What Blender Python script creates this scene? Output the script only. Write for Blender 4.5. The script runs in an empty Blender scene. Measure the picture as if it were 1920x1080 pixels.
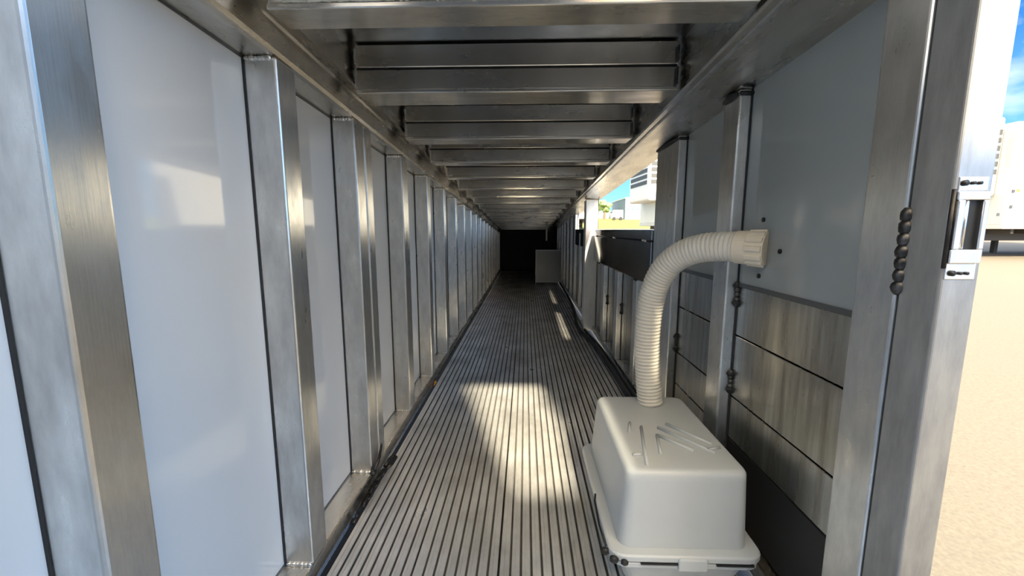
import bpy, bmesh, math, random
from mathutils import Vector, Matrix
random.seed(7)
S = bpy.context.scene
C = S.collection

# ------------------------------------------------------------------ camera
f_px = 780.0
cam_d = bpy.data.cameras.new('camera'); cam = bpy.data.objects.new('camera', cam_d); C.objects.link(cam)
cam_d.sensor_width = 36.0; cam_d.lens = f_px / 1920 * 36.0
cam_d.clip_start = 0.02; cam_d.clip_end = 1000
th = math.atan((540 - 430) / f_px); ph = math.atan((985 - 960) / f_px * math.cos(th))
cam.location = (0, 0, 0.9); cam.rotation_euler = (math.pi / 2 - th, 0, ph)
S.camera = cam

# ------------------------------------------------------------------ world, sun, exposure
S.view_settings.view_transform = 'Standard'; S.view_settings.look = 'None'
S.view_settings.gamma = 1.0; S.view_settings.use_curve_mapping = False
S.view_settings.exposure = 1.92
S.cycles.max_bounces = 14; S.cycles.glossy_bounces = 10; S.cycles.diffuse_bounces = 8
S.cycles.caustics_reflective = True; S.cycles.blur_glossy = 0.6
S.cycles.sample_clamp_indirect = 6.0

W = bpy.data.worlds.new('sky'); S.world = W; W.use_nodes = True
nt = W.node_tree; nt.nodes.clear()
def N(t, **k):
    n = nt.nodes.new(t)
    for a, b in k.items(): setattr(n, a, b)
    return n
out = N('ShaderNodeOutputWorld'); bg = N('ShaderNodeBackground'); tc = N('ShaderNodeTexCoord')
sep = N('ShaderNodeSeparateXYZ'); ramp = N('ShaderNodeValToRGB')
e = ramp.color_ramp.elements
e[0].position = 0.0; e[0].color = (0.36, 0.62, 0.80, 1)
e[1].position = 1.0; e[1].color = (0.09, 0.26, 0.72, 1)
x = e.new(0.10); x.color = (0.19, 0.50, 0.80, 1)
x = e.new(0.30); x.color = (0.038, 0.185, 0.54, 1)
nz = N('ShaderNodeTexNoise'); nz.inputs['Scale'].default_value = 3.2; nz.inputs['Detail'].default_value = 6
mp = N('ShaderNodeMapping'); mp.inputs['Scale'].default_value = (1, 1, 2.6); mp.inputs['Location'].default_value = (0.35, 0.1, 0.42)
cr = N('ShaderNodeValToRGB'); cr.color_ramp.elements[0].position = 0.62; cr.color_ramp.elements[1].position = 0.80
mix = N('ShaderNodeMixRGB'); mix.inputs[2].default_value = (0.86, 0.90, 0.96, 1)
L = nt.links.new
L(tc.outputs['Generated'], sep.inputs[0]); L(sep.outputs['Z'], ramp.inputs[0])
L(tc.outputs['Generated'], mp.inputs[0]); L(mp.outputs[0], nz.inputs['Vector']); L(nz.outputs['Fac'], cr.inputs[0])
L(cr.outputs[0], mix.inputs[0]); L(ramp.outputs[0], mix.inputs[1])
# brighter sky overhead and behind the camera, with a warm glow of haze about the sun
cy = N('ShaderNodeMath', operation='MULTIPLY_ADD'); cy.inputs[1].default_value = -0.5
L(sep.outputs['Y'], cy.inputs[0]); L(sep.outputs['Z'], cy.inputs[2])
cm = N('ShaderNodeMapRange'); cm.interpolation_type = 'SMOOTHSTEP'
for k, v in (('From Min', 0.04), ('From Max', 0.55), ('To Min', 0.0), ('To Max', 1.0)): cm.inputs[k].default_value = v
mix2 = N('ShaderNodeMixRGB')
rs = N('ShaderNodeMapRange'); rs.interpolation_type = 'SMOOTHSTEP'      # deep blue to the right, pale haze overhead and behind
for k, v in (('From Min', 0.75), ('From Max', 0.15), ('To Min', 0.0), ('To Max', 1.0)): rs.inputs[k].default_value = v
mixs = N('ShaderNodeMixRGB'); mixs.inputs[1].default_value = (1.0, 1.68, 2.75, 1); mixs.inputs[2].default_value = (1.85, 1.80, 1.68, 1)
L(sep.outputs['X'], rs.inputs['Value']); L(rs.outputs[0], mixs.inputs[0]); L(mixs.outputs[0], mix2.inputs[2])
L(cy.outputs[0], cm.inputs['Value']); L(cm.outputs[0], mix2.inputs[0]); L(mix.outputs[0], mix2.inputs[1])
SUN_EL = math.radians(38.8); SUN_AZ = math.radians(11.3)      # from behind the camera, a little to its right
dt = N('ShaderNodeVectorMath', operation='DOT_PRODUCT')
dt.inputs[1].default_value = (math.sin(SUN_AZ) * math.cos(SUN_EL), -math.cos(SUN_AZ) * math.cos(SUN_EL), math.sin(SUN_EL))
L(tc.outputs['Generated'], dt.inputs[0])
gm = N('ShaderNodeMapRange'); gm.interpolation_type = 'SMOOTHSTEP'
for k, v in (('From Min', 0.80), ('From Max', 1.0), ('To Min', 0.0), ('To Max', 1.0)): gm.inputs[k].default_value = v
mix3 = N('ShaderNodeMixRGB'); mix3.inputs[2].default_value = (7.5, 5.8, 3.6, 1)
L(dt.outputs['Value'], gm.inputs['Value']); L(gm.outputs[0], mix3.inputs[0]); L(mix2.outputs[0], mix3.inputs[1])
L(mix3.outputs[0], bg.inputs['Color']); bg.inputs['Strength'].default_value = 0.50
L(bg.outputs[0], out.inputs[0])

sun_d = bpy.data.lights.new('sun', 'SUN'); sun = bpy.data.objects.new('sun', sun_d); C.objects.link(sun)
sun_d.energy = 5.0; sun_d.angle = math.radians(2.2); sun_d.color = (1.0, 0.86, 0.62)
trav = Vector((-math.sin(SUN_AZ) * math.cos(SUN_EL), math.cos(SUN_AZ) * math.cos(SUN_EL), -math.sin(SUN_EL)))
sun.rotation_euler = trav.to_track_quat('-Z', 'Y').to_euler(); sun.location = (3, -8, 9)

# ------------------------------------------------------------------ materials
def mat(name, col, rough=0.5, metal=0.0, var=0.0, vscale=6.0, stretch=(1, 1, 1), rvar=0.0, bump=0.0, bscale=200.0,
        bstretch=(1, 1, 1), dark=None, coat=0.0, spec=None, aniso=0.0, axis=(0, 0, 1)):
    m = bpy.data.materials.new(name); m.use_nodes = True
    t = m.node_tree; p = t.nodes['Principled BSDF']; ln = t.links.new
    p.inputs['Base Color'].default_value = (*col, 1); p.inputs['Roughness'].default_value = rough
    p.inputs['Metallic'].default_value = metal
    if coat: p.inputs['Coat Weight'].default_value = coat; p.inputs['Coat Roughness'].default_value = 0.04
    if spec is not None: p.inputs['Specular IOR Level'].default_value = spec
    if aniso:      # brushed metal: the grain runs along axis
        p.inputs['Anisotropic'].default_value = aniso
        ge = t.nodes.new('ShaderNodeNewGeometry'); vm = t.nodes.new('ShaderNodeVectorMath'); vm.operation = 'CROSS_PRODUCT'
        vm.inputs[1].default_value = axis
        ln(ge.outputs['True Normal'], vm.inputs[0]); ln(vm.outputs[0], p.inputs['Tangent'])
    tcn = t.nodes.new('ShaderNodeTexCoord')
    if var or rvar:
        mpn = t.nodes.new('ShaderNodeMapping'); mpn.inputs['Scale'].default_value = stretch
        ln(tcn.outputs['Object'], mpn.inputs[0])
        n = t.nodes.new('ShaderNodeTexNoise'); n.inputs['Scale'].default_value = vscale; n.inputs['Detail'].default_value = 5
        n.inputs['Roughness'].default_value = 0.62
        ln(mpn.outputs[0], n.inputs['Vector'])
        if var:
            r = t.nodes.new('ShaderNodeValToRGB'); el = r.color_ramp.elements
            el[0].position = 0.32; el[1].position = 0.68
            d = dark if dark else tuple(c * (1 - var) for c in col)
            el[0].color = (*d, 1); el[1].color = (*col, 1)
            ln(n.outputs['Fac'], r.inputs[0]); ln(r.outputs[0], p.inputs['Base Color'])
        if rvar:
            mr = t.nodes.new('ShaderNodeMapRange'); mr.inputs['From Min'].default_value = 0.3; mr.inputs['From Max'].default_value = 0.7
            mr.inputs['To Min'].default_value = rough + rvar; mr.inputs['To Max'].default_value = max(0.03, rough - rvar)
            ln(n.outputs['Fac'], mr.inputs[0]); ln(mr.outputs[0], p.inputs['Roughness'])
    if bump:
        mpb = t.nodes.new('ShaderNodeMapping'); mpb.inputs['Scale'].default_value = bstretch
        ln(tcn.outputs['Object'], mpb.inputs[0])
        nb = t.nodes.new('ShaderNodeTexNoise'); nb.inputs['Scale'].default_value = bscale; nb.inputs['Detail'].default_value = 3
        ln(mpb.outputs[0], nb.inputs['Vector'])
        b = t.nodes.new('ShaderNodeBump'); b.inputs['Strength'].default_value = bump; b.inputs['Distance'].default_value = 0.001
        ln(nb.outputs['Fac'], b.inputs['Height']); ln(b.outputs[0], p.inputs['Normal'])
    return m

M = {}
M['alu_post'] = mat('alu_post', (0.84, 0.83, 0.80), 0.32, 1, 0.26, 9, (3, 3, 1), 0.06, 0.2, 260, (1, 1, 0.04), aniso=0.85)
M['alu_beam'] = mat('alu_beam', (0.78, 0.74, 0.67), 0.25, 1, 0.35, 5, (0.8, 3, 3), 0.05, 0.2, 260, (0.04, 1, 1), aniso=0.88, axis=(1, 0, 0))
M['alu_rail'] = mat('alu_rail', (0.74, 0.71, 0.65), 0.27, 1, 0.30, 6, (3, 0.6, 3), 0.06, 0.2, 260, (1, 0.04, 1), aniso=0.8, axis=(0, 1, 0))
M['alu_bright'] = mat('alu_bright', (0.42, 0.42, 0.415), 0.38, 0.55, 0.35, 14, (2, 2, 0.5), 0.06, 0.2, 200, (1, 1, 0.05))
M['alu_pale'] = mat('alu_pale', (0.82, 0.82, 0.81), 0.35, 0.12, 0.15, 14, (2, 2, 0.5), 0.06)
M['alu_kick'] = mat('alu_kick', (0.62, 0.62, 0.60), 0.24, 1, 0.45, 6, (2, 5, 0.35), 0.08, 0.2, 220, (1, 1, 0.05), dark=(0.33, 0.31, 0.27), aniso=0.75)
M['alu_floor'] = mat('alu_floor', (0.86, 0.87, 0.87), 0.34, 0.6, 0.5, 3.0, (1.6, 1, 1), 0.08, 0.15, 150, (1, 0.06, 1), dark=(0.47, 0.47, 0.46), aniso=0.6, axis=(0, 1, 0))
M['deck'] = mat('deck', (0.55, 0.56, 0.57), 0.22, 1, 0.4, 5, (1, 1, 1), 0.08)
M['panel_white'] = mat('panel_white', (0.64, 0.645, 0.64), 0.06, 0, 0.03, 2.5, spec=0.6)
M['panel_white_shaded'] = mat('panel_white_shaded', (0.32, 0.34, 0.335), 0.07, 0, 0.04, 2.5, spec=0.6)  # white panel, its shade away from the door put into the colour
M['trim_dark'] = mat('trim_dark', (0.13, 0.135, 0.14), 0.4, 0.6)
M['sun_blocker'] = mat('sun_blocker', (0.20, 0.20, 0.20), 0.5)
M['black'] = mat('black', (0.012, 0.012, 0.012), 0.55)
M['sealant'] = mat('sealant', (0.66, 0.64, 0.56), 0.7, 0, 0.3, 40)
M['groove_dark'] = mat('groove_dark', (0.13, 0.126, 0.115), 0.8, 0, 0.4, 20)
M['seal'] = mat('seal', (0.02, 0.02, 0.02), 0.7)
M['rubber'] = mat('rubber', (0.015, 0.015, 0.016), 0.42)
M['weld'] = mat('weld', (0.14, 0.135, 0.13), 0.42, 1, 0.7, 60, bump=0.6, bscale=90)
M['weld_bright'] = mat('weld_bright', (0.80, 0.79, 0.77), 0.30, 1, 0.3, 70, bump=0.6, bscale=90)
M['box_white'] = mat('box_white', (0.53, 0.57, 0.595), 0.38, 0, 0.06, 5, bump=0.08, bscale=120)
M['box_top'] = M['box_white']
M['hose'] = mat('hose', (0.74, 0.71, 0.63), 0.45, 0, 0.10, 10)
M['collar'] = mat('collar', (0.78, 0.70, 0.56), 0.42, 0, 0.12, 12)
M['fold_grey'] = mat('fold_grey', (0.34, 0.37, 0.40), 0.09, 1, 0.15, 6, rvar=0.03)
M['steel_dark'] = mat('steel_dark', (0.07, 0.065, 0.06), 0.45, 0.9, 0.4, 60)
M['steel'] = mat('steel', (0.70, 0.70, 0.70), 0.25, 1, 0.15, 30)
M['concrete'] = mat('concrete', (0.132, 0.117, 0.091), 0.9, 0, 0.26, 60, bump=0.4, bscale=90)
M['grass'] = mat('grass', (0.22, 0.23, 0.03), 0.9, 0, 0.4, 1.5, dark=(0.13, 0.16, 0.03))
M['trailer_white'] = mat('trailer_white', (0.58, 0.58, 0.56), 0.30, 0, 0.04, 1.5)
M['trailer_rail'] = mat('trailer_rail', (0.62, 0.60, 0.56), 0.4, 0.5)
M['chassis'] = mat('chassis', (0.035, 0.030, 0.026), 0.6, 0.2)
M['louvre'] = mat('louvre', (0.045, 0.05, 0.058), 0.5, 0.1)
M['building'] = mat('building', (0.14, 0.19, 0.25), 0.7, 0, 0.1, 1)
M['pane'] = mat('pane', (0.10, 0.14, 0.19), 0.1)
M['leaf'] = mat('leaf', (0.22, 0.30, 0.14), 0.8, 0, 0.5, 3)
M['bark'] = mat('bark', (0.12, 0.09, 0.06), 0.9)
M['amber'] = mat('amber', (0.85, 0.35, 0.05), 0.3)

# floor: wear and stains
# ------------------------------------------------------------------ helpers
def obj(name, bm, m, parent=None, smooth=False, bevel=0.0, segs=2):
    me = bpy.data.meshes.new(name)
    bmesh.ops.recalc_face_normals(bm, faces=bm.faces)
    bm.to_mesh(me); bm.free()
    o = bpy.data.objects.new(name, me); C.objects.link(o)
    me.materials.append(m)
    if smooth:
        for p in me.polygons: p.use_smooth = True
    if bevel:
        b = o.modifiers.new('bevel', 'BEVEL'); b.width = bevel; b.segments = segs; b.limit_method = 'ANGLE'; b.angle_limit = math.radians(40)
        b.harden_normals = False
    if parent:
        o.parent = parent; o.matrix_parent_inverse = Matrix.Translation(-Vector(parent.location)) if parent.type == 'EMPTY' and parent.parent is None else Matrix()
    return o
def tag(o, label=None, cat=None, group=None, kind=None):
    if label: o['label'] = label
    if cat: o['category'] = cat
    if group: o['group'] = group
    if kind: o['kind'] = kind
    return o
def thing(name, label, cat, loc, group=None):
    o = bpy.data.objects.new(name, None); C.objects.link(o); o.location = loc; o.empty_display_size = 0.05
    return tag(o, label, cat, group)
def struct(name, bm, m, **k):
    return tag(obj(name, bm, m, **k), kind='structure')
def box(bm, x0, x1, y0, y1, z0, z1, s=0.0):
    """box; s tilts z with y (z += s*y)"""
    vs = [bm.verts.new((x, y, z + s * y)) for x in (x0, x1) for y in (y0, y1) for z in (z0, z1)]
    for f in ((0, 1, 3, 2), (4, 6, 7, 5), (0, 4, 5, 1), (2, 3, 7, 6), (0, 2, 6, 4), (1, 5, 7, 3)):
        bm.faces.new([vs[i] for i in f])
    return bm
def hexa(bm, pts):
    vs = [bm.verts.new(p) for p in pts]   # bottom loop 0-3, top loop 4-7
    for f in ((3, 2, 1, 0), (4, 5, 6, 7), (0, 1, 5, 4), (1, 2, 6, 5), (2, 3, 7, 6), (3, 0, 4, 7)):
        bm.faces.new([vs[i] for i in f])
    return bm
def B(*a, **k): return box(bmesh.new(), *a, **k)
def extrude_profile(bm, prof, y0, y1, s=0.0):
    """closed XZ profile swept from y0 to y1, z sloping by s"""
    a = [bm.verts.new((x, y0, z + s * y0)) for x, z in prof]; b = [bm.verts.new((x, y1, z + s * y1)) for x, z in prof]
    n = len(prof)
    for i in range(n): bm.faces.new((a[i], a[(i + 1) % n], b[(i + 1) % n], b[i]))
    bm.faces.new(a[::-1]); bm.faces.new(b)
    return bm
def tube(bm, pts, rad, n=12, cap=True):
    pts = [Vector(p) for p in pts]
    rads = rad if isinstance(rad, (list, tuple)) else [rad] * len(pts)
    rings = []; up = None
    for i, p in enumerate(pts):
        t = (pts[min(i + 1, len(pts) - 1)] - pts[max(i - 1, 0)]).normalized()
        if up is None:
            up = Vector((0, 0, 1)) if abs(t.z) < 0.9 else Vector((0, 1, 0))
        sd = t.cross(up).normalized(); up = sd.cross(t).normalized()
        rings.append([bm.verts.new(p + (sd * math.cos(2 * math.pi * k / n) + up * math.sin(2 * math.pi * k / n)) * rads[i]) for k in range(n)])
    for a, b in zip(rings, rings[1:]):
        for k in range(n): bm.faces.new((a[k], a[(k + 1) % n], b[(k + 1) % n], b[k]))
    if cap: bm.faces.new(rings[0][::-1]); bm.faces.new(rings[-1])
    return bm
def blob(bm, c, r, seed=0, amp=0.2, sub=2):
    rnd = random.Random(seed)
    g = bmesh.ops.create_icosphere(bm, subdivisions=sub, radius=1)
    for v in g['verts']:
        d = v.co.copy(); k = 1 + amp * (rnd.random() - 0.5) * 2
        v.co = Vector((c[0] + d.x * r[0] * k, c[1] + d.y * r[1] * k, c[2] + d.z * r[2] * k))
    return bm
def weld_bead(name, parent, p0, p1, r, m='weld', n=7):
    bm = bmesh.new(); p0 = Vector(p0); p1 = Vector(p1)
    for i in range(n):
        c = p0.lerp(p1, i / (n - 1)); k = 0.85 + 0.3 * random.random()
        L = (p1 - p0).length / n
        blob(bm, c, (r * k, r * k, L * 0.8) if abs((p1 - p0).z) > 0.5 * (p1 - p0).length else (max(r, abs((p1 - p0).x) / n) * k, max(r, abs((p1 - p0).y) / n) * k, r * k), i, 0.06)
    return obj(name, bm, M[m], parent, smooth=True)

SL = -0.0545                     # the deck overhead drops gently towards the front
def rail_z(y): return 1.322 + SL * y
def beam_z(y): return 1.37 + SL * y
XL, XLP = -0.615, -0.54          # left panel face, left post face
XR, XRP = 0.63, 0.595            # right panel face, right post face
YE = 9.2                         # far end
YD = 0.50                        # rear edge of the deck

# ------------------------------------------------------------------ ground and yard
def gz(y): return -0.35 + 0.0385 * y
bm = bmesh.new()
q = [(-60, -40), (90, -40), (90, 34), (-60, 34)]
bm.faces.new([bm.verts.new((x, y, gz(y))) for x, y in q])
struct('ground', bm, M['concrete'])
bm = bmesh.new()
bm.faces.new([bm.verts.new((x, y, gz(y) )) for x, y in [(-60, 34), (90, 34), (140, 240), (-140, 240)]])
tag(obj('grass', bm, M['grass']), 'yellow-green grass field beyond the concrete yard, seen through the side opening', 'grass', kind='stuff')

# ------------------------------------------------------------------ floor: ribbed aluminium planks
def floor_plank(bm, x0, x1, y0, y1, n):
    prof = [(x0, -0.06), ]
    pitch = (x1 - x0) / n
    for i in range(n):
        a = x0 + i * pitch
        g = 0.0042 if i else 0.0020
        prof += [(a, -0.010), (a + g * 0.7, -0.010), (a + g * 1.3, -0.001), (a + g * 1.9, 0.0), (a + pitch * 0.45, 0.0), (a + pitch * 0.5, -0.0022), (a + pitch * 0.56, 0.0), (a + pitch - g * 0.6, 0.0), (a + pitch - g * 0.2, -0.002)]
    prof += [(x1, -0.010), (x1, -0.06)]
    a = [bm.verts.new((x, y0, z)) for x, z in prof]; b = [bm.verts.new((x, y1, z)) for x, z in prof]
    for i in range(len(prof)):
        j = (i + 1) % len(prof); f = bm.faces.new((a[i], a[j], b[j], b[i]))
        if prof[i][1] <= -0.009 or prof[j][1] <= -0.009: f.material_index = 1  # groove faces take the darker second material
    return bm
bm = bmesh.new()
floor_plank(bm, -0.520, -0.298, -0.6, YE, 8); floor_plank(bm, -0.296, -0.070, -0.6, YE, 8)
floor_plank(bm, -0.067, 0.160, -0.6, YE, 8); floor_plank(bm, 0.162, 0.360, -0.6, YE, 7); floor_plank(bm, 0.362, 0.562, -0.6, YE, 7)
fl = struct('floor', bm, M['alu_floor']); fl.data.materials.append(M['groove_dark'])
struct('trim_1', B(-0.64, 0.64, -0.6, YE + 0.1, -0.12, -0.062), M['black'])      # pan under the planks, seen as the dark gap along the edges

# ------------------------------------------------------------------ ceiling deck
bm = B(-0.66, 0.66, YD, YE + 0.1, 1.512, 1.60, s=SL)
struct('ceiling', bm, M['deck'])

# ------------------------------------------------------------------ left wall
bm = bmesh.new()
y = -0.6
extrude_profile(bm, [(XL, 0.0), (XL, 1.34), (XL - 0.03, 1.34), (XL - 0.03, 0.0)], -0.6, YE + 0.1, 0)
for v in bm.verts:
    if v.co.z > 1: v.co.z = rail_z(v.co.y) + 0.19
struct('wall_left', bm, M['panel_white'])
# bottom rail (a low rolled sill the posts stand on)
bm = bmesh.new()
extrude_profile(bm, [(XL, 0.0), (XL, 0.046), (XLP - 0.007, 0.046), (XLP - 0.002, 0.044), (XLP, 0.039), (XLP, 0.006), (XLP + 0.006, 0.0)], -0.6, YE)
struct('trim_2', bm, M['alu_rail'])
# caulk line at panel foot and head
bm = bmesh.new(); extrude_profile(bm, [(XL, 0.046), (XL + 0.003, 0.046), (XL + 0.003, 0.050), (XL, 0.050)], -0.6, YE)
extrude_profile(bm, [(XL, 1.322), (XL + 0.003, 1.322), (XL + 0.003, 1.318), (XL, 1.318)], YD, YE, SL)
struct('trim_3', bm, M['trim_dark'])
# top rail
bm = bmesh.new()
extrude_profile(bm, [(XL, 1.322), (XLP - 0.012, 1.322), (XLP - 0.003, 1.326), (XLP, 1.336), (XLP, 1.388), (XLP + 0.004, 1.394), (XLP + 0.004, 1.402), (XL, 1.402)], YD, YE, SL)
struct('trim_4', bm, M['alu_rail'], smooth=False)
bm = bmesh.new()
extrude_profile(bm, [(XL, 1.402), (-0.512, 1.402), (-0.512, 1.408), (-0.516, 1.412), (-0.516, 1.515), (XL, 1.515)], YD, YE, SL)
struct('trim_5', bm, M['alu_rail'])

ORD = ['first', 'second', 'third', 'fourth', 'fifth', 'sixth', 'seventh', 'eighth', 'ninth', 'tenth', 'eleventh', 'twelfth', 'thirteenth', 'fourteenth', 'fifteenth', 'sixteenth', 'seventeenth', 'eighteenth', 'nineteenth', 'twentieth']
def left_post(y0, y1, label, xin=XLP):
    t = thing('wall_post', label, 'post', (XL, y0, 0.046), 'upright posts along the left wall')
    bm = bmesh.new(); zt = rail_z(y0)
    hexa(bm, [(XL, y0, 0.046), (xin, y0, 0.046), (xin, y1, 0.046), (XL, y1, 0.046), (XL, y0, zt), (xin, y0, zt), (xin, y1, rail_z(y1)), (XL, y1, rail_z(y1))])
    obj('upright', bm, M['alu_post'], t, bevel=0.006, segs=3)
    if y0 > -0.1:
        weld_bead('foot_weld', t, (XL + 0.012, y0 - 0.002, 0.049), (xin - 0.01, y0 - 0.002, 0.049), 0.0055, 'weld_bright', 6)
        if y0 > 0.6:
            weld_bead('head_weld', t, (XL + 0.012, y0 - 0.002, zt - 0.005), (xin - 0.016, y0 - 0.002, zt - 0.005), 0.0055, 'weld_bright', 6)
    # dark caulk line where the post meets the panel
    obj('caulk', B(XL, XL + 0.0035, y0 - 0.003, y0, 0.05, zt - 0.002), M['seal'], t)
    return t
left = [(0.465, 0.541), (0.942, 1.018), (1.353, 1.425), (1.86, 1.925), (2.33, 2.40), (2.80, 2.87)] + [(3.27 + 0.465 * i, 3.34 + 0.465 * i) for i in range(13)]
for i, (a, b) in enumerate(left):
    if a > YE - 0.2: break
    extra = {2: ', chain at its foot'}.get(i, '')
    lab = 'brushed aluminium post on the left wall, %s from the near end%s' % (ORD[i], extra)
    left_post(a, b, lab)
left_post(1.446, 1.506, 'narrow aluminium upright butted against the third left wall post, behind it', XLP - 0.004)
left_post(1.940, 1.985, 'narrow aluminium upright butted against the fourth left wall post, behind it', XLP - 0.012)
# dark strip with weld between the paired uprights
# unseen bulkhead behind the camera with side leaf, added to shape the sun patch
bm = extrude_profile(bmesh.new(), [(-0.645, -0.1), (0.18, -0.1), (0.18, 2.45), (-0.645, 2.45)], -0.66, -0.60)
struct('sun_block_wall', bm, M['sun_blocker'])
bm = extrude_profile(bmesh.new(), [(0.18, -0.1), (0.84, -0.1), (0.84, 2.32), (0.662, 2.32), (0.654, 1.97), (0.60, 1.75), (0.564, 1.60), (0.54, 1.58), (0.355, 1.58), (0.24, 2.45), (0.18, 2.45)], -0.66, -0.60)
struct('sun_block_notched', bm, M['panel_white'])  # unseen piece, top edge cut to shape the sun patch
struct('sun_block_leaf', B(0.80, 1.25, -0.595, -0.545, -0.05, 1.97), M['panel_white'], bevel=0.006)  # unseen leaf added to keep sun off the lower jamb
# ------------------------------------------------------------------ right wall
bm = bmesh.new()
TR = 0.745   # top of the kick plates
def wallpiece(bm, y0, y1, z0, z1=None, x0=XR, x1=0.642):
    a0 = z1 if z1 is not None else rail_z(y0) + 0.12; a1 = z1 if z1 is not None else rail_z(y1) + 0.12
    hexa(bm, [(x0, y0, z0), (x1, y0, z0), (x1, y1, z0), (x0, y1, z0), (x0, y0, a0), (x1, y0, a0), (x1, y1, a1), (x0, y1, a1)])
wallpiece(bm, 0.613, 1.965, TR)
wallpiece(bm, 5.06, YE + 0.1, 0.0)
struct('wall_right', bm, M['panel_white_shaded'])
bm = bmesh.new()
wallpiece(bm, 1.965, 5.06, 0.0, 0.885)
struct('trim_6', bm, M['alu_kick'])
# trim strip between white panel and kick plates
bm = B(XR - 0.004, XR + 0.002, 0.765, 1.24, TR - 0.012, TR); box(bm, XR - 0.004, XR + 0.002, 1.335, 1.70, TR - 0.012, TR)
struct('trim_7', bm, M['trim_dark'])
# rail overhead on the right, also the header of the side opening
bm = bmesh.new()
extrude_profile(bm, [(0.452, 1.372), (0.456, 1.366), (0.640, 1.352), (0.644, 1.356), (0.644, 1.515), (0.452, 1.515)], YD, YE, SL)
struct('trim_8', bm, M['alu_rail'])
bm = bmesh.new()
extrude_profile(bm, [(0.470, 1.366), (0.474, 1.3615), (0.482, 1.3615), (0.486, 1.365)], YD, YE, SL)
struct('trim_9', bm, M['alu_bright'])
# foot rail on the right
bm = bmesh.new(); extrude_profile(bm, [(0.600, 0.0), (0.600, 0.045), (0.640, 0.045), (0.640, 0.0)], 0.76, YE)
struct('trim_10', bm, M['alu_rail'])

struct('trim_11', B(0.6425, 0.648, 0.63, 1.99, 0.0, TR), M['black'])      # backing behind the kick plates
# kick plates, four boards per bay
def kick(y0, y1, label):
    t = thing('kick_plate', label, 'panel', (XR, y0, 0.045), 'aluminium kick plates on the right wall')
    for z0, z1 in ((0.05, 0.262), (0.266, 0.395), (0.399, 0.585), (0.589, TR - 0.012)):
        bk = z0 < 0.1 and y0 < 1  # dark zone behind the box put into this board's colour
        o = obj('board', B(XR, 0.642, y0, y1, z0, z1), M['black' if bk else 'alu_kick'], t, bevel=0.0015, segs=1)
        if bk: o['label'] = 'lowest board, coloured black for the dark zone behind the box'
    return t
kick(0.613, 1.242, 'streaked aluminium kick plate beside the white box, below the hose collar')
kick(1.32, 1.70, 'streaked aluminium kick plate behind the white hose, with an orange reflection low down')

def right_post(y0, y1, label, xin=XRP, z0=0.045, z1=None, welds=(), topgap=True, m='alu_post', group='upright posts along the right wall'):
    t = thing('wall_post', label, 'post', (XR, y0, z0), group)
    zt0 = z1 if z1 is not None else 1.354 + SL * y0; zt1 = z1 if z1 is not None else 1.354 + SL * y1
    bm = bmesh.new()
    hexa(bm, [(xin, y0, z0), (XR, y0, z0), (XR, y1, z0), (xin, y1, z0), (xin, y0, zt0), (XR, y0, zt0), (XR, y1, zt1), (xin, y1, zt1)])
    obj('upright', bm, M[m], t, bevel=0.005, segs=3)
    obj('caulk', B(XR - 0.0035, XR, y0 - 0.004, y0, z0, zt0), M['seal'], t)
    for (za, zb) in welds:
        weld_bead('weld', t, (XR - 0.004, y0 - 0.004, za), (XR - 0.004, y0 - 0.004, zb), 0.0085, 'weld', 5)
        for zz in (za + 0.004, zb - 0.004):
            obj('weld_end', blob(bmesh.new(), (XR - 0.004, y0 - 0.004, zz), (0.012, 0.010, 0.010), 3, 0.15), M['black'], t, smooth=True)
    if topgap:
        bm = bmesh.new()
        tube(bm, [(xin - 0.003, y0 + 0.008, zt0 - 0.012), (xin - 0.004, (y0 + y1) / 2, zt0 - 0.010), (xin - 0.003, y1 - 0.004, zt0 - 0.014)], [0.005, 0.011, 0.005], 8)
        tube(bm, [(xin, y0 - 0.003, zt0 - 0.012), (XR, y0 - 0.003, zt0 - 0.012)], 0.006, 8)
        obj('head_weld', bm, M['seal'], t, smooth=True)
    return t
right_post(0.680, 0.766, 'wide aluminium post beside the door jamb, with a dark burnt weld on its near edge', topgap=False)
right_post(1.240, 1.332, 'aluminium post on the right wall behind the hose collar', welds=((0.680, 0.740), (0.412, 0.470)))
right_post(1.700, 1.965, 'wide aluminium post at the near edge of the side opening, behind the hose', welds=((0.405, 0.465),))
# posts under the side opening
for i, (a, b, w, lab) in enumerate([(2.22, 2.30, ((0.40, 0.45),), 'short aluminium post under the grey folding panel, nearest the hose'),
                                     (2.68, 2.77, ((0.36, 0.42),), 'short aluminium post under the middle of the grey folding panel'),
                                     (3.15, 3.24, ((0.34, 0.40),), 'short aluminium post under the far end of the grey folding panel')]):
    right_post(a, b, lab, z0=0.045, z1=0.632, welds=w, topgap=False, group='short posts under the side opening')
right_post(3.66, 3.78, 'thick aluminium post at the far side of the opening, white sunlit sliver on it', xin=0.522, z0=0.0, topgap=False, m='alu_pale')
for i, yy in enumerate((4.13, 4.59)):
    right_post(yy, yy + 0.08, ['short aluminium post just beyond the sunlit opening post', 'short aluminium post under the far opening, before the full-height posts'][i], z0=0.045, z1=0.86, topgap=False, group='short posts under the side opening')
for i in range(7):
    yy = 5.06 + 0.47 * i
    right_post(yy, yy + 0.08, 'aluminium post on the right wall beyond the openings, %s of the far row' % ORD[i], topgap=False)

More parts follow.
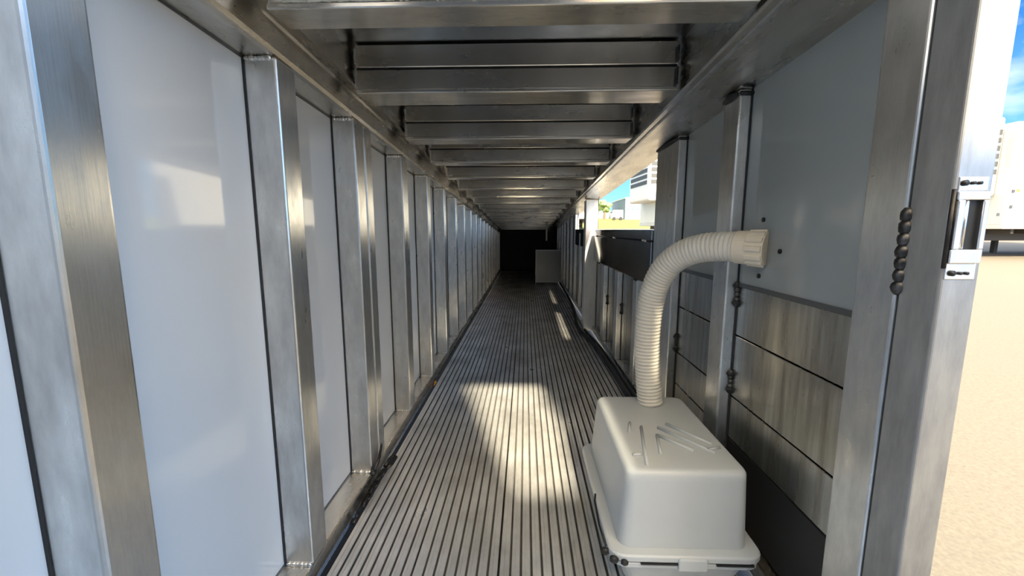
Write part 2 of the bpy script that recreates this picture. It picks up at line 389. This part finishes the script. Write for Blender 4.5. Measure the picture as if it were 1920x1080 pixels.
# the near door jamb with its latch keeper
t = thing('door_jamb', 'sunlit aluminium door jamb at the right edge of the passage, carrying a latch keeper', 'door jamb', (XRP, 0.613, -0.2))
bm = B(XRP, 0.6475, 0.611, 0.676, -0.16, 1.40)
obj('jamb', bm, M['alu_bright'], t, bevel=0.004, segs=3)
obj('seal_strip', B(XRP + 0.004, XR, 0.676, 0.680, -0.05, 1.32), M['seal'], t)
weld_bead('weld', t, (XRP + 0.002, 0.678, 0.808), (XRP + 0.002, 0.678, 0.922), 0.0105, 'weld', 7)
k = thing('latch_keeper', 'bright metal latch keeper bolted to the sunlit door jamb', 'latch', (0.617, 0.612, 0.9))
bm = bmesh.new()
# a frame plate with a slot, its left edge bent forward
for a in ((0.596, 0.640, 0.604, 0.613, 0.940, 0.952), (0.596, 0.640, 0.604, 0.613, 0.852, 0.872), (0.596, 0.606, 0.602, 0.613, 0.872, 0.940), (0.632, 0.640, 0.604, 0.613, 0.872, 0.940)):
    box(bm, *a)
obj('plate', bm, M['steel'], k, bevel=0.0015)
obj('recess', B(0.606, 0.632, 0.6105, 0.6128, 0.872, 0.940), M['black'], k)
obj('roller', tube(bmesh.new(), [(0.612, 0.608, 0.873), (0.612, 0.608, 0.939)], 0.0032, 10), M['steel'], k, smooth=True)
obj('side_rod', tube(bmesh.new(), [(0.5935, 0.608, 0.845), (0.5935, 0.608, 0.955)], 0.0028, 10), M['steel_dark'], k, smooth=True)
obj('top_tab', B(0.600, 0.640, 0.6095, 0.6128, 0.953, 0.972), M['steel'], k, bevel=0.001)
obj('bottom_tab', B(0.598, 0.640, 0.6095, 0.6128, 0.829, 0.852), M['steel'], k, bevel=0.001)
for xx in (0.607, 0.618, 0.627):
    for zz in (0.9635, 0.838):
        r = 0.0042 if xx < 0.61 else 0.0024
        obj('screw', tube(bmesh.new(), [(xx, 0.6096, zz), (xx, 0.6066, zz)], r, 10), M['steel_dark'], k, smooth=True)

# ------------------------------------------------------------------ roof beams
def roof_beam(y0, w, label, double=False, clip=True):
    zb = beam_z(y0)
    t = thing('roof_beam', label, 'beam', (0, y0, zb), 'cross beams under the deck')
    xl, xr = -0.505, 0.440
    bm = bmesh.new()
    box(bm, xl, xr, y0 - 0.0, y0 + w, zb, zb + 0.012)               # bottom flange
    if double: box(bm, xl + 0.004, xr - 0.004, y0 + w + 0.002, y0 + 2 * w, zb + 0.003, zb + 0.016)
    obj('flange', bm, M['alu_beam'], t, bevel=0.003, segs=2)
    dk = 1.512 + SL * y0
    zs = zb + 0.067
    obj('web', B(xl, xr, y0 + 0.004, y0 + w * 0.8, zb + 0.012, zs), M['alu_beam'], t, bevel=0.002, segs=1)
    obj('gap_strip', B(xl, xr, y0 + 0.014, y0 + w * 0.7, zs, zs + 0.007), M['seal'], t)
    obj('upper_channel', B(xl, xr, y0 + 0.004, y0 + w * 0.8, zs + 0.007, dk + SL * 0.1), M['alu_beam'], t, bevel=0.002, segs=1)
    if clip:
        for (za, zb2) in ((zb + 0.014, zs - 0.004), (zs + 0.012, dk - 0.02)):
            obj('end_clip', B(xl + 0.002, xl + 0.007, y0 - 0.010, y0 + 0.004, za, zb2), M['weld_bright'], t, bevel=0.002, segs=2)
            obj('end_clip', B(xr - 0.007, xr - 0.002, y0 - 0.010, y0 + 0.004, za, zb2), M['weld'], t, bevel=0.002, segs=2)
    return t
by = [0.86, 1.29, 1.80, 2.25, 2.70] + [3.17 + 0.465 * i for i in range(13)]
for i, yy in enumerate(by):
    if yy > YE - 0.1: break
    tail = {0: ', with a torn pale edge', 1: ', with a double lower flange', 4: ', above the side opening'}.get(i, '')
    rb = roof_beam(yy, 0.085 if i == 0 else (0.068 if i == 1 else 0.105), 'aluminium cross beam overhead, %s from the near end%s' % (ORD[i], tail), double=(i == 1), clip=i > 0)
    if i == 0:
        rnd = random.Random(4); bm = bmesh.new(); P = []; Rr = []
        for k in range(181):
            xx = -0.47 + 0.90 * k / 180; rag = 1.0 if -0.25 < xx < 0.10 else 0.25
            P.append((xx, yy - 0.001 + 0.004 * rag * (rnd.random() - 0.5), beam_z(yy) + 0.013 + 0.006 * rag * rnd.random())); Rr.append(0.0025 + 0.0035 * rag * rnd.random())
        obj('torn_sealant', tube(bm, P, Rr, 6), M['sealant'], rb)
# ------------------------------------------------------------------ folding grey panel below the opening
t = thing('folding_panel', 'dark grey metal panel hinged below the side opening, above the short posts', 'panel', (0.585, 1.98, 0.63))
obj('leaf', B(0.588, 0.612, 1.975, 3.60, 0.638, 0.842), M['fold_grey'], t, bevel=0.003)
obj('cap_strip', B(0.588, 0.645, 1.975, 3.60, 0.848, 0.898), M['fold_grey'], t, bevel=0.003)
obj('gap_strip', B(0.594, 0.62, 1.975, 3.60, 0.842, 0.848), M['seal'], t)
for yy in (2.05, 2.75, 3.45):
    obj('hinge', tube(bmesh.new(), [(0.586, yy, 0.845), (0.586, yy + 0.06, 0.845)], 0.006, 10), M['steel'], t, smooth=True)
for yy in (2.20, 3.3):
    obj('lower_hinge', tube(bmesh.new(), [(0.586, yy, 0.634), (0.586, yy + 0.05, 0.634)], 0.005, 10), M['steel_dark'], t, smooth=True)
t = thing('sill_panel', 'black panel under the far opening, beyond the sunlit post', 'panel', (0.6, 3.80, 0.76))
obj('sheet', B(0.600, 0.63, 3.79, 5.05, 0.72, 0.90), M['black'], t, bevel=0.003)

# ------------------------------------------------------------------ far end
struct('wall_front', B(-0.65, 0.65, YE, YE + 0.05, 0.0, 1.3), M['black'])  # darkness of the passage end put into its black colour
t = thing('divider_board', 'small white board standing across the far right of the passage', 'board', (0.39, 6.9, 0.0))
obj('sheet', B(0.178, 0.594, 6.90, 6.925, 0.02, 0.555), M['panel_white'], t, bevel=0.003)
obj('frame_edge', B(0.172, 0.178, 6.89, 6.93, 0.0, 0.56), M['alu_post'], t)
obj('top_edge', B(0.172, 0.594, 6.89, 6.93, 0.555, 0.563), M['alu_post'], t)
t = thing('hanging_strap', 'short pale strap hanging from the roof above the far white board', 'strap', (0.33, 6.7, 1.0))
obj('webbing', B(0.325, 0.352, 6.70, 6.706, 0.72, 1.02), M['hose'], t)

# ------------------------------------------------------------------ white plastic box
def rrect(cx, cy, hx, hy, r, n=5):
    pts = []
    for sx, sy, a0 in ((1, 1, 0), (-1, 1, 90), (-1, -1, 180), (1, -1, 270)):
        for k in range(n + 1):
            a = math.radians(a0 + 90 * k / n); pts.append((cx + sx * (hx - r) + r * math.cos(a), cy + sy * (hy - r) + r * math.sin(a)))
    return pts
def loft(bm, rings, cap0=True, cap1=True):
    R = [[bm.verts.new((x, y, z)) for x, y in pts] for pts, z in rings]
    n = len(R[0])
    for a, b in zip(R, R[1:]):
        for k in range(n): bm.faces.new((a[k], a[(k + 1) % n], b[(k + 1) % n], b[k]))
    if cap0: bm.faces.new(R[0][::-1])
    if cap1: bm.faces.new(R[-1])
    return bm
tx0, tx1, ty0, ty1, tz = 0.262, 0.548, 0.965, 1.425, 0.312
rx0, rx1, ry0, ry1, rz = 0.212, 0.590, 0.925, 1.470, 0.100
def lerp(a, b, t): return a + (b - a) * t
t = thing('plastic_box', 'white plastic box with a tapered hood on the floor, a hose rising from it', 'box', ((tx0 + tx1) / 2, 1.19, 0.0))
rings = []
for s in (0.0, 0.03, 0.3, 0.6, 0.86, 0.93):
    xa, xb = lerp(rx0 + 0.028, tx0 - 0.006, s), lerp(rx1 - 0.028, tx1 + 0.006, s); ya, yb = lerp(ry0 + 0.028, ty0 - 0.006, s), lerp(ry1 - 0.028, ty1 + 0.006, s)
    rings.append((rrect((xa + xb) / 2, (ya + yb) / 2, (xb - xa) / 2, (yb - ya) / 2, 0.030), lerp(rz + 0.005, tz, s)))
R0 = 0.022
for k in range(1, 6):
    a = math.radians(90 * k / 5); ins = 0.016 * (1 - math.cos(a)); z = tz - 0.0155 + 0.0155 * math.sin(a)
    rings.append((rrect((tx0 + tx1) / 2, (ty0 + ty1) / 2, (tx1 - tx0) / 2 + 0.006 - ins, (ty1 - ty0) / 2 + 0.006 - ins, 0.030 - ins * 0.5), z))
bm = loft(bmesh.new(), rings)
# chevron ribs moulded on the top
def rib(bm, p, q, w=0.0055, h=0.006):
    p = Vector((p[0], p[1], tz)); q = Vector((q[0], q[1], tz)); d = (q - p).normalized(); s = Vector((-d.y, d.x, 0)) * w
    hexa(bm, [p + s - Vector((0, 0, .002)), q + s - Vector((0, 0, .002)), q - s - Vector((0, 0, .002)), p - s - Vector((0, 0, .002)), p + s * .4 + Vector((0, 0, h)), q + s * .4 + Vector((0, 0, h)), q - s * .4 + Vector((0, 0, h)), p - s * .4 + Vector((0, 0, h))])
rib(bm, (0.322, 1.215), (0.306, 1.155)); rib(bm, (0.350, 1.190), (0.308, 0.985)); rib(bm, (0.382, 1.140), (0.360, 1.040))
rib(bm, (0.398, 1.185), (0.505, 1.045)); rib(bm, (0.386, 1.135), (0.452, 1.055)); rib(bm, (0.43, 1.21), (0.515, 1.09))
rib(bm, (0.285, 1.03), (0.312, 1.035)); rib(bm, (0.49, 1.06), (0.53, 1.075))
hood = obj('hood', bm, M['box_white'], t, smooth=True)
bm = loft(bmesh.new(), [(rrect((rx0 + rx1) / 2, (ry0 + ry1) / 2, (rx1 - rx0) / 2 - 0.004, (ry1 - ry0) / 2 - 0.004, 0.04), rz - 0.010),
                        (rrect((rx0 + rx1) / 2, (ry0 + ry1) / 2, (rx1 - rx0) / 2, (ry1 - ry0) / 2, 0.04), rz - 0.007),
                        (rrect((rx0 + rx1) / 2, (ry0 + ry1) / 2, (rx1 - rx0) / 2, (ry1 - ry0) / 2, 0.04), rz + 0.005),
                        (rrect((rx0 + rx1) / 2, (ry0 + ry1) / 2, (rx1 - rx0) / 2 - 0.004, (ry1 - ry0) / 2 - 0.004, 0.038), rz + 0.009)])
obj('rim', bm, M['box_white'], t, smooth=False, bevel=0.001, segs=1)
bm = loft(bmesh.new(), [(rrect((rx0 + rx1) / 2, (ry0 + ry1) / 2, (rx1 - rx0) / 2 - 0.05, (ry1 - ry0) / 2 - 0.04, 0.035), 0.001),
                        (rrect((rx0 + rx1) / 2, (ry0 + ry1) / 2, (rx1 - rx0) / 2 - 0.022, (ry1 - ry0) / 2 - 0.020, 0.038), rz - 0.030),
                        (rrect((rx0 + rx1) / 2, (ry0 + ry1) / 2, (rx1 - rx0) / 2 - 0.004, (ry1 - ry0) / 2 - 0.003, 0.040), rz - 0.026),
                        (rrect((rx0 + rx1) / 2, (ry0 + ry1) / 2, (rx1 - rx0) / 2 - 0.004, (ry1 - ry0) / 2 - 0.003, 0.040), rz - 0.0125)])
tag(obj('base_tub', bm, M['box_white'], t, smooth=False, bevel=0.0015, segs=1))
for xa, xb in ((rx0 + 0.075, rx0 + 0.165), (rx1 - 0.120, rx1 - 0.030)):
    obj('dark_slot', B(xa, xb, ry0 - 0.0015, ry0 + 0.012, rz - 0.0140, rz - 0.0095), M['black'], t)
obj('front_tab', B(rx0 + 0.165, rx0 + 0.235, ry0 - 0.006, ry0 + 0.012, rz - 0.028, rz + 0.006), M['box_white'], t, bevel=0.004)
for (xx, yy, r) in ((0.206, 0.957, 0.011), (0.222, 0.930, 0.011), (0.246, 0.921, 0.009)):
    bm = bmesh.new(); blob(bm, (xx, yy, rz - 0.006), (r, r * 0.8, r * 0.9), 5, 0.12); obj('black_latch', bm, M['black'], t, smooth=True)
obj('rim_line', tube(bmesh.new(), [(rx0 - 0.003, 0.97, rz - 0.002), (rx0 - 0.005, 1.05, rz - 0.006), (rx0 - 0.003, 1.14, rz + 0.002), (rx0 + 0.002, 1.16, rz + 0.012)], 0.0028, 8), M['black'], t, smooth=True)  # dark line drawn along the left rim of the box

# ------------------------------------------------------------------ hose
def bez(p, n):
    o = []
    for i in range(n + 1):
        s = i / n; a = (1 - s)
        o.append(tuple(a ** 3 * p[0][k] + 3 * a * a * s * p[1][k] + 3 * a * s * s * p[2][k] + s ** 3 * p[3][k] for k in range(3)))
    return o
hp = [(0.428, 1.368, 0.3125), (0.422, 1.368, 0.45)]
path = [Vector(p) for p in bez([(0.428, 1.368, 0.3125), (0.418, 1.372, 0.42), (0.405, 1.372, 0.50), (0.408, 1.362, 0.60)], 40)][:-1] + [Vector(p) for p in bez([(0.408, 1.362, 0.60), (0.413, 1.350, 0.80), (0.470, 1.27, 0.862), (0.585, 1.150, 0.852)], 90)]
# resample evenly
dist = [0]
for a, b in zip(path, path[1:]): dist.append(dist[-1] + (b - a).length)
def at(d):
    for i in range(len(path) - 1):
        if dist[i + 1] >= d:
            return path[i].lerp(path[i + 1], (d - dist[i]) / max(1e-9, dist[i + 1] - dist[i]))
    return path[-1]
Lh = dist[-1]; pitch = 0.0118; nr = int(Lh / pitch); sub = 8
pts = []; rads = []
for i in range(nr * sub + 1):
    s = i / sub; fr = s - int(s)
    pts.append(at(Lh * i / (nr * sub))); rads.append(0.0385 + 0.0035 * (0.5 - 0.5 * math.cos(2 * math.pi * fr)) ** 0.7)
t = thing('flexible_hose', 'ribbed off-white flexible hose bending from the white box to a wall collar', 'hose', tuple(path[0]))
obj('hose', tube(bmesh.new(), pts, rads, 36), M['hose'], t, smooth=True)
# wall collar with flat lugs around it
d = Vector((0.585 - 0.56, 1.150 - 1.176, 0)).normalized(); c0 = Vector(path[-1]) - d * 0.012; c1 = Vector((0.629, 1.106, 0.850))
bm = tube(bmesh.new(), [c0, c0.lerp(c1, 0.45), c0.lerp(c1, 0.5), c1], [0.0445, 0.0455, 0.0435, 0.0435], 32)
ax = (c1 - c0).normalized(); sd = ax.cross(Vector((0, 0, 1))).normalized(); u = sd.cross(ax)
for k in range(12):
    a = 2 * math.pi * k / 12; r = sd * math.cos(a) + u * math.sin(a); tn = -sd * math.sin(a) + u * math.cos(a)
    p0 = c0.lerp(c1, 0.42); p1 = c0.lerp(c1, 0.97)
    hexa(bm, [p0 + r * 0.040 + tn * 0.008, p1 + r * 0.040 + tn * 0.008, p1 + r * 0.040 - tn * 0.008, p0 + r * 0.040 - tn * 0.008,
              p0 + r * 0.0475 + tn * 0.006, p1 + r * 0.050 + tn * 0.006, p1 + r * 0.050 - tn * 0.006, p0 + r * 0.0475 - tn * 0.006])
obj('wall_collar', bm, M['collar'], t, bevel=0.001, segs=1)
for (yy, zz, lab) in ((1.133, 0.925, 'small dark bolt head on the right panel, above the hose collar'), (1.050, 0.846, 'small dark bolt head on the right panel, to the camera side of the hose collar'), (1.133, 0.776, 'small dark bolt head on the right panel, below the hose collar')):
    b = obj('bolt', tube(bmesh.new(), [(0.6299, yy, zz), (0.626, yy, zz)], 0.0062, 10), M['steel_dark']); tag(b, lab, 'bolt', 'bolts around the hose collar')

# ------------------------------------------------------------------ black cable along the right edge
t = thing('black_cable', 'thick black cable running along the right edge of the floor past the sunlit post', 'cable', (0.54, 2.2, 0.01))
cp = [(0.548, 1.50, 0.018), (0.556, 2.0, 0.018), (0.556, 2.6, 0.018), (0.545, 3.05, 0.018), (0.512, 3.35, 0.018), (0.485, 3.6, 0.018), (0.490, 3.9, 0.018), (0.525, 4.3, 0.018), (0.56, 5.0, 0.018), (0.575, 6.0, 0.018), (0.578, 6.88, 0.018)]
def smooth_path(cp, n=8):
    P = [Vector(p) for p in cp]; o = []
    for i in range(len(P) - 1):
        p0, p1, p2, p3 = P[max(i - 1, 0)], P[i], P[i + 1], P[min(i + 2, len(P) - 1)]
        for k in range(n):
            s = k / n; o.append(0.5 * ((2 * p1) + (p2 - p0) * s + (2 * p0 - 5 * p1 + 4 * p2 - p3) * s * s + (3 * p1 - p0 - 3 * p2 + p3) * s ** 3))
    return o + [P[-1]]
obj('strand', tube(bmesh.new(), smooth_path(cp), 0.016, 12), M['rubber'], t, smooth=True)
obj('strand', tube(bmesh.new(), smooth_path([(x + 0.028, y, z - 0.004) for x, y, z in cp[:4]] + [(0.55, 3.40, 0.014), (0.535, 3.64, 0.014)]), 0.011, 12), M['rubber'], t, smooth=True)

# ------------------------------------------------------------------ chain at the foot of the left posts
def link_bm(bm, c, d, side, L=0.018, w=0.010, r=0.0035):
    c = Vector(c); d = Vector(d).normalized(); side = Vector(side); side = (side - d * side.dot(d)).normalized()
    pts = []
    for k in range(17):
        a = 2 * math.pi * k / 16; ca, sa = math.cos(a), math.sin(a)
        pts.append(c + d * (L * (1 if ca > 0 else -1) * abs(ca) ** 0.6) + side * (w * (1 if sa > 0 else -1) * abs(sa) ** 0.8))
    return tube(bm, pts, r, 8, cap=False)
t = thing('chain', 'short dark steel chain with a hook lying at the foot of the left wall posts', 'chain', (-0.52, 1.30, 0.02))
cpts = [(-0.522, 1.245, 0.010), (-0.522, 1.275, 0.012), (-0.521, 1.305, 0.013), (-0.520, 1.338, 0.016), (-0.519, 1.372, 0.016), (-0.517, 1.405, 0.018)]
for i, p in enumerate(cpts):
    obj('link', link_bm(bmesh.new(), p, (0, 1, 0.05), (1, 0, 0.4) if i % 2 else (0.3, 0, 1), 0.021, 0.011, 0.0042), M['steel_dark'], t, smooth=True)
obj('hook', tube(bmesh.new(), [(-0.512, 1.41, 0.02), (-0.496, 1.44, 0.03), (-0.492, 1.475, 0.034), (-0.502, 1.490, 0.034), (-0.516, 1.470, 0.03), (-0.52, 1.43, 0.024)], 0.0065, 10), M['steel_dark'], t, smooth=True)
obj('lever', tube(bmesh.new(), [(-0.532, 1.352, 0.052), (-0.530, 1.40, 0.072), (-0.531, 1.43, 0.100), (-0.533, 1.44, 0.108)], [0.006, 0.0055, 0.0045, 0.003], 10), M['steel_dark'], t, smooth=True)
bm = bmesh.new(); blob(bm, (-0.531, 1.345, 0.05), (0.009, 0.013, 0.010), 3, 0.1); obj('latch_knob', bm, M['steel_dark'], t, smooth=True)
for i, (yy, lab) in enumerate(((1.18, 'dark bolt at the left floor edge, nearer than the chain'), (2.33, 'brass-coloured bolt at the left floor edge, far beyond the chain'))):
    bm = bmesh.new(); blob(bm, (-0.524, yy, 0.010), (0.007, 0.012, 0.008), 9 + i, 0.1); tube(bm, [(-0.524, yy - 0.03, 0.004), (-0.524, yy + 0.005, 0.010)], 0.004, 8)
    tag(obj('floor_bolt', bm, M['steel_dark'] if i == 0 else M['amber'], smooth=True), lab, 'bolt', 'bolts along the left floor edge')

# ------------------------------------------------------------------ parked trailers outside
def trailer(loc, rz, length, label, h0=0.82, h1=3.52, width=2.6):
    """nose at local x=0, body along +x, width along y"""
    root = thing('parked_trailer', label, 'trailer', (0, 0, 0), 'white trailers parked in the yard')
    parts = []
    w = width
    bm = bmesh.new(); box(bm, 0, length, 0, w, h0 + 0.10, h1)
    parts.append(obj('body', bm, M['trailer_white'], bevel=0.03))
    bm = bmesh.new()
    n = 24
    for i in range(n):                                   # thin horizontal ribs on the long sides
        z = h0 + 0.22 + (h1 - h0 - 0.3) * i / n
        box(bm, 0.15, length - 0.05, -0.008, 0.0, z, z + 0.05); box(bm, 0.15, length - 0.05, w, w + 0.008, z, z + 0.05)
    parts.append(obj('side_ribs', bm, M['trailer_white']))
    parts.append(obj('bottom_rail', B(0.0, length, -0.02, w + 0.02, h0, h0 + 0.11), M['trailer_rail'], bevel=0.01))
    bm = B(0.3, length, 0.7, 0.82, h0 - 0.32, h0); box(bm, 0.3, length, w - 0.82, w - 0.7, h0 - 0.32, h0)
    for i in range(int(length / 0.6)): box(bm, 0.4 + i * 0.6, 0.48 + i * 0.6, 0.1, w - 0.1, h0 - 0.12, h0)
    parts.append(obj('chassis', bm, M['chassis']))
    # refrigeration unit on the nose, louvred grille
    parts.append(obj('reefer_unit', B(-0.55, 0.0, 0.25, w - 0.25, h0 + 0.85, h1 + 0.18), M['trailer_white'], bevel=0.08, segs=3))
    bm = bmesh.new()
    for k in range(6):
        z = h1 - 0.15 - k * 0.20
        box(bm, -0.565, -0.55, 0.45, w - 0.45, z - 0.13, z); box(bm, -0.48, -0.08, 0.235, 0.25, z - 0.13, z); box(bm, -0.48, -0.08, w - 0.25, w - 0.235, z - 0.13, z)
    parts.append(obj('louvres', bm, M['louvre']))
    for yy in (0.55, w - 0.67):
        parts.append(obj('landing_leg', B(2.3, 2.42, yy, yy + 0.12, 0.0, h0), M['chassis'], bevel=0.01))
        parts.append(obj('landing_foot', B(2.22, 2.5, yy - 0.06, yy + 0.18, 0.0, 0.03), M['chassis']))
    for ax_ in (length - 2.2, length - 1.1):
        for yy in (0.05, w - 0.6):
            bm = bmesh.new(); tube(bm, [(ax_, yy, 0.48), (ax_, yy + 0.55, 0.48)], 0.48, 28); parts.append(obj('wheel', bm, M['rubber'], bevel=0.03))
    bm = B(0.25, 0.33, -0.022, -0.008, h0 + 0.95, h0 + 1.02); parts.append(obj('marker_lamp', bm, M['amber']))
    bm = bmesh.new()
    for (xx, zz) in ((0.12, 1.75), (0.12, 1.35), (-0.2, 1.15)): box(bm, xx, xx + 0.07, -0.02, -0.008, zz, zz + 0.08)
    parts.append(obj('hatch_plates', bm, M['louvre']))
    root.location = loc; root.rotation_euler = (0, 0, rz)
    for p in parts: p.parent = root
    return root
trailer((12.45, 11.4, gz(11.4)), math.radians(4), 9.0, 'white refrigerated trailer parked beyond the door jamb, at the right edge')
trailer((4.75, 14.4, gz(14.4)), math.radians(4), 7.4, 'white trailer with a louvred cooling unit, seen through the near side opening')
trailer((5.05, 31.0, gz(31.0)), math.radians(90), 9.0, 'distant white trailer seen in the gap left of the sunlit opening post')
# building and trees far off
t = thing('warehouse', 'distant blue-grey warehouse beside the louvred trailer, seen through the opening', 'building', (20, 82, gz(82)))
obj('wall', B(18.7, 27, 80, 92, gz(80) - 1, 6.6), M['building'], t)
obj('roof', B(18.6, 27.1, 79.9, 92.1, 6.6, 6.8), M['trailer_rail'], t)
for i in range(4): obj('window', B(19.1 + i * 0.9, 19.6 + i * 0.9, 79.95, 80.0, 4.6, 5.5), M['pane'], t)
t = thing('shed', 'long low pale shed on the horizon beyond the grass', 'building', (14, 88, gz(88)))
obj('wall', B(11.5, 18.4, 90, 96, gz(90) - 1, 4.55), M['building'], t); obj('roof', B(11.4, 18.5, 89.9, 96.1, 4.55, 4.7), M['trailer_rail'], t)
def tree(x, y, h, r, seed, label):
    t = thing('tree', label, 'tree', (x, y, gz(y)), 'trees on the horizon')
    obj('trunk', tube(bmesh.new(), [(x, y, gz(y)), (x + 0.1, y, gz(y) + h * 0.6)], [0.25, 0.12], 8), M['bark'], t)
    bm = bmesh.new(); rnd = random.Random(seed)
    for k in range(9):
        blob(bm, (x + rnd.uniform(-r, r) * 0.7, y + rnd.uniform(-r, r) * 0.6, gz(y) + h * (0.5 + 0.4 * rnd.random())), (r * 0.5, r * 0.5, r * 0.42), seed + k, 0.25)
    obj('crown', bm, M['leaf'], t)
tree(15.6, 84, 3.6, 1.5, 3, 'pale green tree standing just left of the distant warehouse')
tree(11.0, 86, 2.9, 1.4, 13, 'low tree on the horizon, close to the sunlit opening post')
tree(14.6, 99, 2.8, 1.2, 23, 'small tree behind the low shed, midway along the skyline')
t = thing('parked_van', 'tiny white van parked on the far grass, in front of the warehouse', 'van', (14.9, 70, gz(70)))
bm = B(14.2, 16.1, 70, 71.2, gz(70) + 0.3, gz(70) + 1.2); box(bm, 14.5, 16.1, 70.05, 71.15, gz(70) + 1.2, gz(70) + 1.7)
obj('body', bm, M['trailer_white'], t, bevel=0.08)
for xx in (14.6, 15.7): obj('wheel', tube(bmesh.new(), [(xx, 69.95, gz(70) + 0.3), (xx, 70.25, gz(70) + 0.3)], 0.3, 14), M['rubber'], t)
